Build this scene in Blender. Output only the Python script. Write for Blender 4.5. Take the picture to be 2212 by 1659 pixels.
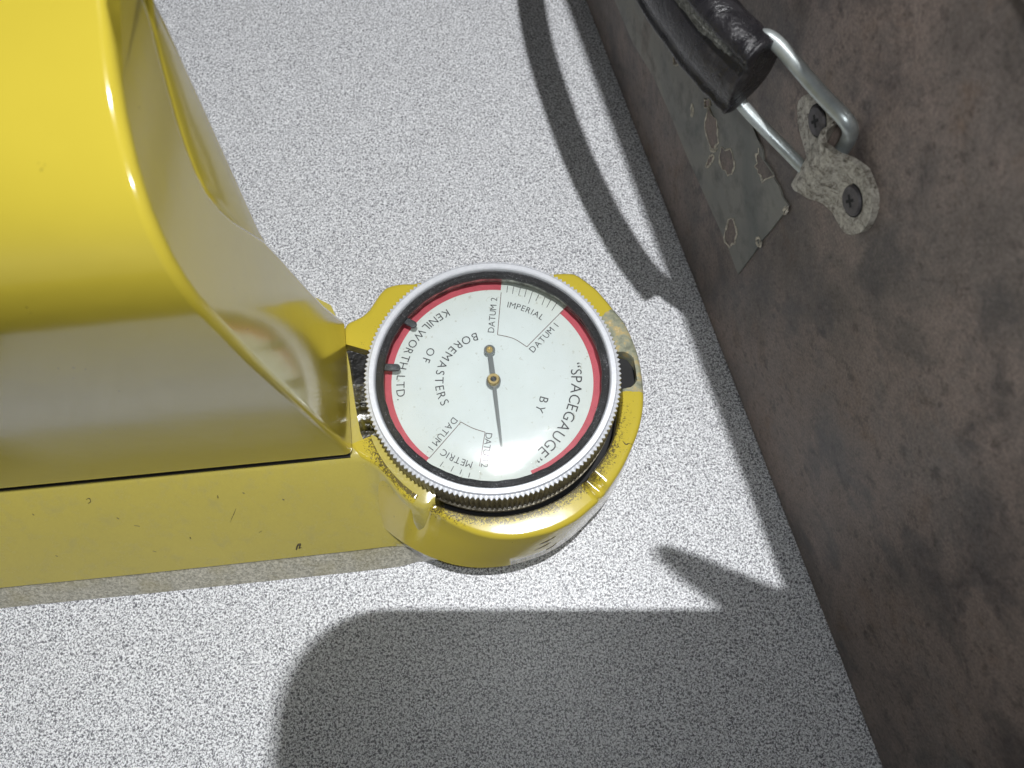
import bpy, bmesh, math, random
from mathutils import Vector, Matrix
from math import sin, cos, tan, atan2, sqrt, pi, radians, hypot

random.seed(4)
S = 0.001                      # everything below is written in millimetres
for o in list(bpy.data.objects):
    bpy.data.objects.remove(o)
scene = bpy.context.scene
COL = scene.collection

# ------------------------------------------------------------------ camera
TILT = radians(21.2); FPX = 1600.0; HC = 195.0
cd = bpy.data.cameras.new('camera')
cam = bpy.data.objects.new('camera', cd); COL.objects.link(cam)
cam.location = (0, 0, HC*S); cam.rotation_euler = (TILT, 0, 0)
cd.sensor_width = 36; cd.lens = FPX/2212*36
cd.clip_start = 0.002; cd.clip_end = 20
cd.dof.use_dof = True; cd.dof.focus_distance = 0.172; cd.dof.aperture_fstop = 24
scene.camera = cam

# ------------------------------------------------------------------ light
w = bpy.data.worlds.new('World'); scene.world = w; w.use_nodes = True
def room_light():
    # a dim room: dark ceiling, paler walls low down and to the left and front
    t = w.node_tree; bg = t.nodes['Background']
    tc = t.nodes.new('ShaderNodeTexCoord'); sp = t.nodes.new('ShaderNodeSeparateXYZ'); t.links.new(tc.outputs['Generated'], sp.inputs[0])
    def M(op, a, b):
        n = t.nodes.new('ShaderNodeMath'); n.operation = op; n.use_clamp = False
        for i, v in ((0, a), (1, b)):
            if isinstance(v, (int, float)): n.inputs[i].default_value = v
            else: t.links.new(v, n.inputs[i])
        return n.outputs[0]
    low = M('POWER', M('MAXIMUM', M('SUBTRACT', 1.0, M('ABSOLUTE', sp.outputs[2], 0)), 0.0), 3.0)
    side = M('MAXIMUM', M('ADD', M('MULTIPLY', sp.outputs[0], -.9), M('ADD', M('MULTIPLY', sp.outputs[1], -.4), .15)), 0.0)
    v = M('ADD', M('MULTIPLY', M('MULTIPLY', low, side), ROOM), ROOM_MIN)
    bg.inputs[0].default_value = (.90, .94, 1.0, 1); t.links.new(v, bg.inputs[1])
ROOM = .30; ROOM_MIN = .003
room_light()
def lamp(name, loc, power, radius, color):
    l = bpy.data.lights.new(name, 'POINT'); l.energy = power; l.shadow_soft_size = radius*S; l.color = color
    o = bpy.data.objects.new(name, l); COL.objects.link(o); o.location = Vector(loc)*S
    return o
al = bpy.data.lights.new('work_lamp', 'AREA'); al.shape = 'RECTANGLE'; al.size = .017; al.size_y = .006; al.energy = 6.6; al.color = (0.985, 0.99, 1.0)
wl = bpy.data.objects.new('work_lamp', al); COL.objects.link(wl); wl.location = Vector((42, 48, 900))*S
lamp('phone_flash', (9, 3, 197), 0.25, 2.4, (0.93, 0.97, 1.0))
scene.view_settings.view_transform = 'Standard'
scene.view_settings.look = 'None'
scene.view_settings.exposure = 0.0
scene.view_settings.gamma = 1.0
scene.view_settings.use_curve_mapping = False

# ------------------------------------------------------------------ measuring helpers
# real positions were measured from the photograph by intersecting sight lines with known planes
def ray(x, y):
    a = (x-1106)/FPX; b = (829.5-y)/FPX
    return (a, sin(TILT)+b*cos(TILT), -cos(TILT)+b*sin(TILT))
def P(x, y, z):
    r = ray(x, y); t = (HC-z)/-r[2]
    return Vector((r[0]*t, r[1]*t, z))
def Z1(x, y):
    return (740.6+x*.3472, 521.2+y*.3472)

# ------------------------------------------------------------------ mesh helpers
def obj(name, verts, faces, mats, parent=None, smooth=False, fmats=None, origin=None):
    off = Vector(origin) if origin is not None else (Vector(parent['o']) if parent is not None and 'o' in parent else Vector((0, 0, 0)))
    me = bpy.data.meshes.new(name)
    me.from_pydata([tuple((Vector(v)-off)*S) for v in verts], [], faces)
    if not isinstance(mats, (list, tuple)): mats = [mats]
    for m in mats: me.materials.append(m)
    if fmats:
        for p, k in zip(me.polygons, fmats): p.material_index = k
    bm = bmesh.new(); bm.from_mesh(me); bmesh.ops.recalc_face_normals(bm, faces=bm.faces); bm.to_mesh(me); bm.free()
    for p in me.polygons: p.use_smooth = smooth
    ob = bpy.data.objects.new(name, me); COL.objects.link(ob)
    if parent is not None: ob.parent = parent; ORG[ob.name] = off
    else:
        ob.location = off*S
    return ob
ORG = {}
def child(name, verts, faces, mats, parent, **k):
    return obj(name, verts, faces, mats, parent, origin=ORG[parent.name], **k)
def thing(name, label, cat, loc, group=None):
    e = bpy.data.objects.new(name, None); COL.objects.link(e)
    e.empty_display_size = 0.01
    e.location = Vector(loc)*S; e['label'] = label; e['category'] = cat
    if group: e['group'] = group
    ORG[e.name] = Vector(loc)
    return e
def loft(loops, closed=True, cap0=True, cap1=True):
    n = len(loops[0]); V = [v for l in loops for v in l]; F = []
    for i in range(len(loops)-1):
        for j in range(n if closed else n-1):
            a = i*n+j; b = i*n+(j+1) % n
            F.append((a, b, b+n, a+n))
    if cap0: F.append(tuple(range(n))[::-1])
    if cap1: F.append(tuple(range((len(loops)-1)*n, len(loops)*n)))
    return V, F
def bevel(ob, w, seg=3, ang=30):
    m = ob.modifiers.new('bevel', 'BEVEL'); m.width = w*S; m.segments = seg
    m.limit_method = 'ANGLE'; m.angle_limit = radians(ang); m.harden_normals = False
    return m
def smooth_by_angle(ob, deg=35):
    me = ob.data
    bm = bmesh.new(); bm.from_mesh(me)
    for e in bm.edges:
        if len(e.link_faces) == 2:
            e.smooth = e.calc_face_angle(0) < radians(deg)
    for f in bm.faces: f.smooth = True
    bm.to_mesh(me); bm.free()
def lathe(profile, c, n=96, closed=False):
    loops = []
    for r, z in profile:
        loops.append([(c[0]+r*cos(2*pi*i/n), c[1]+r*sin(2*pi*i/n), z) for i in range(n)])
    return loft(loops, True, False, False)
def tube(path, r, n=14, rx=None):
    path = [Vector(p) for p in path]; loops = []
    up = Vector((0, 0, 1))
    prev = None
    for i, p in enumerate(path):
        t = (path[min(i+1, len(path)-1)]-path[max(i-1, 0)]).normalized()
        if prev is None:
            u = t.cross(up)
            if u.length < .01: u = t.cross(Vector((1, 0, 0)))
        else:
            u = prev-t*prev.dot(t)
        u.normalize(); v = t.cross(u); prev = u
        rr = r[i] if isinstance(r, (list, tuple)) else r
        loops.append([p+u*rr*cos(2*pi*k/n)+v*rr*sin(2*pi*k/n) for k in range(n)])
    return loft(loops)
def catmull(pts, k=6):
    pts = [Vector(p) for p in pts]; out = []
    for i in range(len(pts)-1):
        p0 = pts[max(i-1, 0)]; p1 = pts[i]; p2 = pts[i+1]; p3 = pts[min(i+2, len(pts)-1)]
        for j in range(k):
            t = j/k
            out.append(.5*((2*p1)+(p2-p0)*t+(2*p0-5*p1+4*p2-p3)*t*t+(3*p1-p0-3*p2+p3)*t**3))
    out.append(pts[-1]); return out
def join(parts):
    V = []; F = []
    for v, f in parts:
        b = len(V); V += list(v); F += [tuple(i+b for i in q) for q in f]
    return V, F
def box(x0, x1, y0, y1, z0, z1):
    V = [(x, y, z) for z in (z0, z1) for x, y in ((x0, y0), (x1, y0), (x1, y1), (x0, y1))]
    return V, [(3, 2, 1, 0), (4, 5, 6, 7), (0, 1, 5, 4), (1, 2, 6, 5), (2, 3, 7, 6), (3, 0, 4, 7)]

# ------------------------------------------------------------------ materials
class NT:
    def __init__(s, name):
        s.m = bpy.data.materials.new(name); s.m.use_nodes = True
        s.t = s.m.node_tree; s.b = s.t.nodes['Principled BSDF']; s.tc = s.t.nodes.new('ShaderNodeTexCoord')
    def n(s, typ, **k):
        nd = s.t.nodes.new(typ)
        for a, v in k.items(): setattr(nd, a, v)
        return nd
    def l(s, a, b): s.t.links.new(a, b)
    def noise(s, scale, detail=3, rough=.55, dist=0, vec=None, lac=2.0):
        nd = s.n('ShaderNodeTexNoise'); nd.inputs['Scale'].default_value = scale
        nd.inputs['Detail'].default_value = detail; nd.inputs['Roughness'].default_value = rough
        nd.inputs['Distortion'].default_value = dist; nd.inputs['Lacunarity'].default_value = lac
        s.l(vec if vec is not None else s.tc.outputs['Object'], nd.inputs['Vector']); return nd.outputs['Fac']
    def ramp(s, fac, stops, interp='LINEAR'):
        r = s.n('ShaderNodeValToRGB'); e = r.color_ramp.elements; r.color_ramp.interpolation = interp
        while len(e) < len(stops): e.new(.5)
        for q, (p, c) in zip(e, stops):
            q.position = p; q.color = (c, c, c, 1) if not isinstance(c, tuple) else (*c, 1)
        s.l(fac, r.inputs[0]); return r.outputs[0]
    def mix(s, f, a, b, mode='MIX'):
        x = s.n('ShaderNodeMix', data_type='RGBA', blend_type=mode)
        for i, v in ((0, f), (6, a), (7, b)):
            if isinstance(v, (int, float)): x.inputs[i].default_value = v
            elif isinstance(v, tuple): x.inputs[i].default_value = (*v, 1)
            else: s.l(v, x.inputs[i])
        return x.outputs[2]
    def math(s, op, a, b=0.0, c=None):
        x = s.n('ShaderNodeMath', operation=op)
        for i, v in ((0, a), (1, b), (2, c)):
            if v is None: continue
            if isinstance(v, (int, float)): x.inputs[i].default_value = v
            else: s.l(v, x.inputs[i])
        return x.outputs[0]
    def xyz(s):
        x = s.n('ShaderNodeSeparateXYZ'); s.l(s.tc.outputs['Object'], x.inputs[0]); return x.outputs
    def scaled(s, v):
        m = s.n('ShaderNodeMapping'); m.inputs['Scale'].default_value = v
        s.l(s.tc.outputs['Object'], m.inputs[0]); return m.outputs[0]
    def set(s, k, v):
        i = s.b.inputs[k]
        if isinstance(v, (int, float)): i.default_value = v
        elif isinstance(v, tuple): i.default_value = (*v, 1)
        else: s.l(v, i)
    def bump(s, h, dist, strength=1.0):
        b = s.n('ShaderNodeBump'); b.inputs['Distance'].default_value = dist; b.inputs['Strength'].default_value = strength
        s.l(h, b.inputs['Height']); s.l(b.outputs[0], s.b.inputs['Normal']); return b
def simple(name, col, rough=.5, metal=0, bumpsc=None, bd=.0001, var=0, varsc=400, spec=.5):
    k = NT(name)
    if var:
        f = k.noise(varsc, 5, .65)
        k.set('Base Color', k.mix(k.ramp(f, [(.35, 0.0), (.65, 1.0)]), tuple(c*(1-var) for c in col), tuple(min(1, c*(1+var)) for c in col)))
    else: k.set('Base Color', col)
    k.set('Roughness', rough); k.set('Metallic', metal); k.set('Specular IOR Level', spec)
    if bumpsc: k.bump(k.noise(bumpsc, 4), bd)
    return k.m

def m_table():
    k = NT('speckled_laminate')
    a = k.noise(2150, 2, .5, 1.0)
    b = k.noise(3400, 2, .5, .3)
    f = k.math('ADD', k.math('MULTIPLY', a, .72), k.math('MULTIPLY', b, .28))
    c = k.ramp(f, [(.40, (.09, .092, .104)), (.45, (.28, .285, .31)), (.50, (.64, .65, .67)), (.56, (.93, .94, .96))])
    d = k.noise(60, 3)
    c = k.mix(k.ramp(d, [(.3, .0), (.75, .10)]), c, (.45, .44, .43))
    k.set('Base Color', c); k.set('Roughness', .42); k.set('Specular IOR Level', .4)
    k.bump(f, .00006, .5); return k.m
def m_yellow(name='yellow_enamel', worn=False):
    k = NT(name)
    f = k.noise(35, 4)
    c = k.mix(f, (.56, .445, .045), (.64, .51, .055))
    # fine dirt specks and a few scratches
    sp = k.ramp(k.noise(900, 2, .5, 1.0), [(.735, 0.0), (.76, 1.0)])
    sm = k.ramp(k.noise(70, 3), [(.5, 0.0), (.62, 1.0)])
    m = k.math('MULTIPLY', sp, sm)
    c = k.mix(k.math('MULTIPLY', m, .8), c, (.08, .06, .02))
    x, y, z = k.xyz()[:3]
    rough = .16
    if worn:
        r = k.math('SQRT', k.math('ADD', k.math('MULTIPLY', x, x), k.math('MULTIPLY', y, y)))
        # grime in the paint near the bezel, thickest to the front
        near = k.math('SUBTRACT', 1.0, k.math('DIVIDE', k.math('SUBTRACT', r, .0312), .0042))
        front = k.ramp(k.math('MULTIPLY', y, -40), [(-0.0, .15), (.9, 1.0)])
        g = k.noise(1500, 4, .7, 1.5)
        gm = k.math('ADD', k.math('MULTIPLY', k.math('MULTIPLY', near, front), .36), g)
        gm = k.ramp(gm, [(.66, 0.0), (.72, 1.0)])
        c = k.mix(k.math('MULTIPLY', gm, .85), c, (.055, .042, .03))
        ang = k.math('ARCTAN2', y, x)
        an = k.math('ADD', ang, k.math('MULTIPLY', k.math('SUBTRACT', k.noise(260, 4), .5), .12))
        chip = k.math('MULTIPLY', k.math('GREATER_THAN', an, CHIP[0]), k.math('LESS_THAN', an, CHIP[1]))
        top = k.math('GREATER_THAN', z, .0235)
        chip = k.math('MULTIPLY', chip, top)
        bare = k.ramp(k.noise(420, 5, .7), [(.35, (.20, .21, .15)), (.5, (.34, .35, .25)), (.62, (.55, .42, .18)), (.75, (.75, .7, .6))])
        c = k.mix(chip, c, bare)
        k.set('Roughness', k.math('ADD', k.math('MULTIPLY', chip, .3), .2))
    else:
        k.set('Roughness', rough)
    k.set('Base Color', c); k.set('Specular IOR Level', .3)
    k.set('Coat Weight', 1.0); k.set('Coat Roughness', .13); k.set('Coat IOR', 1.66)
    h = k.math('ADD', k.noise(85, 2), k.math('MULTIPLY', k.noise(900, 2), .035))
    k.bump(h, .00045, .4); return k.m
def m_dull_shaded():  # tray enamel: weaker light painted in as darker, greyer yellow, with mottled dirt
    k = NT('dull_shaded_enamel')
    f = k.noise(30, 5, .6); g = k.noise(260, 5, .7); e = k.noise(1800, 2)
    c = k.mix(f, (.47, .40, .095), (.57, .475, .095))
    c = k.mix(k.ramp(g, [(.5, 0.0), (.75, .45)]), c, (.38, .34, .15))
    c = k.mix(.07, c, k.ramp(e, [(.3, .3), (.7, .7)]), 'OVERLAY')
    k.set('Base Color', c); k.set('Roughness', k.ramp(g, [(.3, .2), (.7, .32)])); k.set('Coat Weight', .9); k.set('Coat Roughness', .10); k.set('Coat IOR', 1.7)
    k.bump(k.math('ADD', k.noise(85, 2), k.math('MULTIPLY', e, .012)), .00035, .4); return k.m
def m_case():
    k = NT('worn_brown_fibreboard')
    a = k.noise(22, 8, .66, .25); b = k.noise(60, 7, .68, .35); d = k.noise(170, 4, .6); e = k.noise(1700, 3, .7)
    c = k.ramp(a, [(.30, (.085, .072, .064)), (.45, (.17, .140, .123)), (.56, (.245, .192, .165)), (.70, (.165, .148, .138))])
    c = k.mix(k.ramp(b, [(.36, .65), (.50, 0.0)]), c, (.055, .050, .052))
    c = k.mix(k.ramp(d, [(.30, .6), (.40, 0.0)]), c, (.045, .038, .038))
    c = k.mix(k.ramp(b, [(.58, 0.0), (.75, .5)]), c, (.16, .095, .055))
    g = k.noise(420, 5, .7)
    c = k.mix(k.ramp(g, [(.34, .55), (.46, 0.0)]), c, (.06, .045, .04))
    c = k.mix(k.ramp(g, [(.60, 0.0), (.72, .35)]), c, (.30, .25, .22))
    c = k.mix(.6, c, k.ramp(e, [(.3, .25), (.7, .75)]), 'OVERLAY')
    k.set('Base Color', c); k.set('Roughness', k.ramp(b, [(.3, .42), (.7, .62)])); k.set('Specular IOR Level', .45)
    k.bump(k.math('ADD', k.math('MULTIPLY', e, .25), k.math('ADD', d, b)), .00025, .7); return k.m
def m_patch():
    k = NT('old_green_grey_tape')
    a = k.noise(28, 6, .6, .6); b = k.noise(150, 5, .65)
    c = k.ramp(a, [(.3, (.13, .14, .13)), (.48, (.22, .22, .195)), (.6, (.27, .26, .22)), (.72, (.16, .12, .09))])
    c = k.mix(k.ramp(b, [(.3, .6), (.5, 0.0)]), c, (.045, .045, .042))
    k.set('Base Color', c); k.set('Roughness', .5); k.bump(k.math('ADD', a, k.math('MULTIPLY', b, .4)), .0002, .6); return k.m
def m_dial():
    k = NT('cream_dial_paint')
    a = k.noise(140, 5, .6); s = k.noise(700, 3, .6, 1.0)
    big = k.noise(55, 4, .6)
    c = k.mix(a, (.60, .66, .64), (.70, .76, .76))
    c = k.mix(k.ramp(big, [(.5, 0.0), (.7, .25)]), c, (.60, .62, .52))
    x, y, z = k.xyz()[:3]
    r = k.math('SQRT', k.math('ADD', k.math('MULTIPLY', x, x), k.math('MULTIPLY', y, y)))
    edge = k.ramp(k.math('MULTIPLY', r, 30), [(.52, 0.0), (.80, .65)])
    sp = k.ramp(k.math('ADD', s, k.math('MULTIPLY', edge, .10)), [(.66, 0.0), (.74, .55)])
    c = k.mix(sp, c, (.28, .27, .18))
    c = k.mix(k.math('MULTIPLY', edge, .35), c, (.60, .60, .44))
    k.set('Base Color', c); k.set('Roughness', .5); return k.m
def m_red():
    k = NT('red_ring_paint')
    a = k.noise(500, 5, .7); b = k.noise(1600, 3, .6, 1)
    c = k.mix(a, (.40, .045, .07), (.62, .095, .125))
    c = k.mix(k.ramp(b, [(.68, 0.0), (.74, .7)]), c, (.10, .01, .015))
    k.set('Base Color', c); k.set('Roughness', .5); return k.m
def m_gasket():
    k = NT('gritty_black_gasket')
    a = k.noise(2200, 4, .75, 1.0); b = k.noise(150, 3)
    c = k.ramp(k.math('ADD', k.math('MULTIPLY', a, .8), k.math('MULTIPLY', b, .2)), [(.5, (.016, .016, .018)), (.60, (.05, .05, .055)), (.66, (.45, .45, .47))])
    k.set('Base Color', c); k.set('Roughness', .38); k.bump(a, .0003, .9); return k.m
def m_alu():
    k = NT('brushed_aluminium')
    a = k.noise(900, 4, .7)
    k.set('Base Color', k.mix(a, (.62, .64, .68), (.88, .90, .94))); k.set('Metallic', .3); k.set('Roughness', .4)
    k.bump(a, .00005, .5); return k.m
def m_knurl():
    k = NT('knurled_edge_metal')
    x, y, z = k.xyz()[:3]
    a = k.noise(500, 4, .7)
    c = k.mix(k.ramp(a, [(.35, 0.0), (.65, 1.0)]), (.20, .17, .11), (.62, .57, .45))
    k.set('Base Color', c); k.set('Metallic', .05); k.set('Roughness', .4); return k.m
def m_crystal():
    k = NT('clear_scratched_crystal')
    t = k.t; out = t.nodes['Material Output']; t.nodes.remove(k.b)
    tr = k.n('ShaderNodeBsdfTransparent'); tr.inputs[0].default_value = (.985, .99, .985, 1)
    g1 = k.n('ShaderNodeBsdfGlossy'); g1.inputs['Roughness'].default_value = .04
    g2 = k.n('ShaderNodeBsdfGlossy'); g2.inputs['Roughness'].default_value = .21
    bp = k.n('ShaderNodeBump'); bp.inputs['Distance'].default_value = .00006; bp.inputs['Strength'].default_value = .6
    k.l(k.noise(1100, 4, .7, 1.0), bp.inputs['Height'])
    k.l(bp.outputs[0], g1.inputs['Normal'])
    fr = k.n('ShaderNodeFresnel'); fr.inputs[0].default_value = 1.7
    m0 = k.n('ShaderNodeMixShader'); m0.inputs[0].default_value = .40
    k.l(g1.outputs[0], m0.inputs[1]); k.l(g2.outputs[0], m0.inputs[2])
    m1 = k.n('ShaderNodeMixShader'); k.l(fr.outputs[0], m1.inputs[0]); k.l(tr.outputs[0], m1.inputs[1]); k.l(m0.outputs[0], m1.inputs[2])
    k.l(m1.outputs[0], out.inputs[0]); return k.m
def m_zinc():
    k = NT('corroded_plated_steel')
    a = k.noise(520, 6, .75, .8); b = k.noise(1300, 4, .7, 1.0)
    c = k.ramp(k.math('ADD', k.math('MULTIPLY', a, .6), k.math('MULTIPLY', b, .4)), [(.37, (.05, .042, .028)), (.44, (.26, .23, .19)), (.53, (.52, .49, .42)), (.65, (.74, .71, .63))])
    k.set('Base Color', c); k.set('Metallic', .15); k.set('Roughness', .42); k.bump(a, .0003, .8); return k.m
def m_wire():
    k = NT('dull_galvanised_wire')
    a = k.noise(700, 4, .7)
    k.set('Base Color', k.mix(a, (.36, .40, .40), (.62, .66, .65))); k.set('Metallic', .6); k.set('Roughness', .38); k.bump(a, .0001, .5); return k.m
def m_leather():
    k = NT('black_shiny_leathercloth')
    a = k.noise(160, 6, .7, 1.0); b = k.noise(1100, 4, .6)
    c = k.ramp(a, [(.3, (.010, .010, .012)), (.6, (.025, .023, .026)), (.75, (.07, .065, .06))])
    k.set('Base Color', c); k.set('Roughness', k.ramp(a, [(.3, .18), (.7, .4)])); k.set('Specular IOR Level', .7)
    k.bump(k.math('ADD', a, k.math('MULTIPLY', b, .3)), .0006, .8); return k.m
def m_fuzz():
    k = NT('frayed_grey_lining')
    a = k.noise(1500, 5, .8, 1.0)
    k.set('Base Color', k.ramp(a, [(.35, (.05, .05, .048)), (.5, (.22, .22, .20)), (.65, (.48, .48, .44))])); k.set('Roughness', .9)
    k.bump(a, .0008, 1.0); return k.m

# dial centre and heights
CX, CY = -4.5, 64.7
ZT = 27.0          # top of casting
DC = Vector((CX, CY, 0))
def pang(x, y, z=ZT):
    p = P(x, y, z); return atan2(p.y-CY, p.x-CX)
def prad(x, y, z=ZT):
    p = P(x, y, z); return hypot(p.y-CY, p.x-CX)
CHIP = (pang(1391, 846), pang(1330, 664))

TABLE = m_table(); YEL = m_yellow(); DULL_SHADED = m_dull_shaded(); YELW = m_yellow('worn_yellow_enamel', True); CASE = m_case(); PATCH = m_patch()
DIAL = m_dial(); RED = m_red(); GASKET = m_gasket(); ALU = m_alu(); KNURL = m_knurl(); CRYSTAL = m_crystal()
ZINC = m_zinc(); WIRE = m_wire(); LEATHER = m_leather(); FUZZ = m_fuzz()
def m_flange():  # grey-beige with fine pale specks and yellower patches
    k = NT('speckled_grey_beige')
    a = k.noise(1500, 3, .65, .8); b = k.noise(120, 4)
    c = k.mix(k.ramp(a, [(.4, 0.0), (.62, 1.0)]), (.30, .285, .22), (.66, .63, .52))
    c = k.mix(k.ramp(b, [(.45, 0.0), (.65, .4)]), c, (.36, .31, .14))
    k.set('Base Color', c); k.set('Roughness', .35); k.set('Coat Weight', .4); k.set('Coat Roughness', .15); k.bump(a, .00008, .5); return k.m
FLANGE = m_flange()
FLOOR = simple('dark_floor', (.06, .058, .055), .7, 0, None, 0, .3, 6)
CHIPM = simple('dark_chip', (.07, .055, .025), .6)
BLACK = simple('black_cavity', (.006, .006, .007), .7)
OILY = simple('oily_black_steel', (.03, .03, .03), .28, .4, 500, .0003, .6, 300)
CHROME = simple('polished_steel', (.72, .72, .70), .16, 1.0, 700, .00015, .25, 250)
BRASS = simple('brass', (.72, .56, .26), .28, .9, None, 0, .15)
INK = simple('black_ink', (.035, .035, .04), .6)
LINEINK = simple('faded_brown_ink', (.12, .07, .06), .6)
POINTER = simple('blued_steel_pointer', (.15, .165, .165), .4, .2)
TAB = simple('dark_grey_marker', (.06, .065, .07), .45, .2, 900, .0002, .4, 700)
SCREW = simple('blackened_screw_steel', (.10, .092, .095), .45, .5, 900, .0001, .3, 500)
TORN = simple('torn_paper_edge', (.55, .51, .43), .8, 0, 900, .0002, .4, 900)
SKIN = simple('skin', (.50, .30, .22), .5)
PHONE = simple('dark_phone_metal', (.03, .03, .035), .3, .2)
WALLM = simple('inner_chrome_wall', (.55, .54, .50), .22, .8, 700, .0002, .5, 500)

# ------------------------------------------------------------------ table
V, F = box(-142, 1150, -36, 760, -30, 0)
t = obj('table_top', V, F, TABLE); t['kind'] = 'structure'; t['label'] = 'pale grey speckled laminate table top'; bevel(t, 2, 3)
V, F = box(-3000, 3500, -3000, 3500, -790, -770)
t = obj('floor', V, F, FLOOR); t['kind'] = 'structure'; t['label'] = 'dark floor below the table'

# ------------------------------------------------------------------ case on the right
B0 = P(1900, 1659, 0); A0 = P(1260, 0, 0)
ES = (A0-B0).normalized(); EN = Vector((-ES.y, ES.x, 0)); EZ = Vector((0, 0, 1))
def K(s, o, z): return B0+ES*s+EN*o+EZ*z
def PC(x, y, o):
    r = Vector(ray(x, y)); d = B0.dot(EN)+o
    t = d/(r.dot(EN)); q = Vector((0, 0, HC))+r*t
    return q
case = thing('carrying_case', 'worn brown mottled case standing on edge with black handle and taped patch', 'case', tuple(K(130, 0, 0)))
def case_box():
    s0, s1, dep, zt = -90, 340, 115, 135
    ns = 60; loops = []
    V = [K(s, o, z) for z in (0.15, zt) for s, o in ((s0, 0), (s1, 0), (s1, -dep), (s0, -dep))]
    return V, box(0, 1, 0, 1, 0, 1)[1]
V, F = case_box()
ob = obj('case_body', V, F, CASE, case, origin=ORG[case.name], smooth=True); ORG[ob.name] = ORG[case.name]; bevel(ob, 2.6, 5)

def slab(px, o0, o1):      # an outline on the case face given thickness along the face normal
    a = [PC(x, y, o0) for x, y in px]; q = [p+EN*(o1-o0) for p in a]
    return loft([a, q])
def Z5(x, y): return (1591+.248*x, 109.7+.248*y)
def Z4(x, y): return (1371.5+.3307*x, .3307*y)
def Z8(x, y): return ((2600+x/3.318)/1.8228, (600+y/3.318)/1.8228)

# added unseen lip along the top, proud of the face to cast a shadow strip
def shadow_lip_mesh():
    V = [K(s, o, z) for z in (135.2, 152) for s, o in ((-93, 9.6), (343, 9.6), (343, -118), (-93, -118))]
    return V, box(0, 1, 0, 1, 0, 1)[1]
shadow_lip = obj('shadow_lip', *shadow_lip_mesh(), CASE, case, origin=ORG[case.name], smooth=True); bevel(shadow_lip, 2, 4)

# taped patch
pp = [(1597, 592), (1578, 540), (1558, 494), (1522, 415), (1484, 330), (1450, 245), (1414, 165), (1371, 95), (1330, 0), (1290, -90),
      (1460, -120), (1500, -20), (1560, 120), (1607, 215), (1634, 285), (1640, 300), (1650, 322), (1653, 345), (1659, 352), (1671, 370), (1675, 384), (1686, 402), (1693, 424), (1707, 443),
      (1690, 468), (1668, 497), (1650, 517), (1630, 548), (1612, 572)]
V, F = slab(pp, 0.02, .42)
patch = child('patch', V, F, PATCH, case); ORG[patch.name] = ORG[case.name]
patch['label'] = 'greenish grey taped patch with torn holes'
def tear(name, cx, cy, rx, ry, tilt=0, a0=0, a1=2*pi, hole=True):
    pts = []; n = 16
    for i in range(n+1):
        a = a0+(a1-a0)*i/n; j = 1+random.uniform(-.24, .2)
        x = rx*cos(a)*j; y = ry*sin(a)*j
        pts.append((cx+x*cos(tilt)-y*sin(tilt), cy+x*sin(tilt)+y*cos(tilt)))
    path = [PC(*Z4(*p), .45) for p in pts]
    rad = [random.uniform(.10, .42) for _ in path]
    parts = [tube(path, rad, 5)]
    e = child(name, *parts[0], TORN, patch)
    if hole:
        q = [PC(*Z4(*p), .40) for p in pts[:-1]]
        child('bare_spot', *loft([q, [v+EN*.06 for v in q]]), CASE, patch)
tear('torn_edge', 290, 345, 30, 95, .1)
tear('torn_edge', 500, 835, 42, 125, -.12)
tear('torn_edge', 605, 1058, 42, 98, -.2)
tear('torn_edge', 845, 1085, 52, 108, -.15, .6, 4.4)
tear('torn_edge', 625, 1520, 38, 82, .05)
tear('torn_edge', 490, 1050, 16, 42, .45)
tear('torn_edge', 475, 675, 20, 30, 0)
tear('torn_edge', 375, 720, 7, 38, 0, hole=False)
tear('torn_edge', 808, 1580, 12, 34, -.3, hole=False)
tear('torn_edge', 985, 1375, 10, 26, .5, hole=False)
tear('torn_edge', 512, 960, 26, 26, 0, .2, 3.0, hole=False)

# bracket plate
bp = [(560, 470), (575, 430), (600, 400), (630, 378), (660, 368), (700, 395), (770, 455), (840, 525), (895, 600), (915, 660), (918, 705), (935, 760), (985, 800), (1040, 860), (1090, 950), (1140, 1030), (1180, 1120),
      (1210, 1200), (1225, 1290), (1222, 1370), (1200, 1450), (1165, 1525), (1115, 1575), (1045, 1600), (990, 1585), (950, 1550), (905, 1470), (865, 1395), (830, 1320), (780, 1240), (740, 1200), (690, 1175), (650, 1135),
      (632, 1085), (640, 1040), (655, 1000), (648, 930), (625, 850), (590, 730), (566, 620)]
def hump(s):               # saddle that the wire loop passes through, along the face direction
    if s > 115.2 or s < 104.0: return 0
    if s > 114.2: return 3.2*((115.2-s)/1.0)**.8
    if s > 108.6: return 3.2+.5*sin((s-108.6)/5.6*pi)
    if s > 107.2: return 1.5+1.7*((s-107.2)/1.4)
    return 1.5*((s-104.0)/3.2)**1.5
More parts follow.
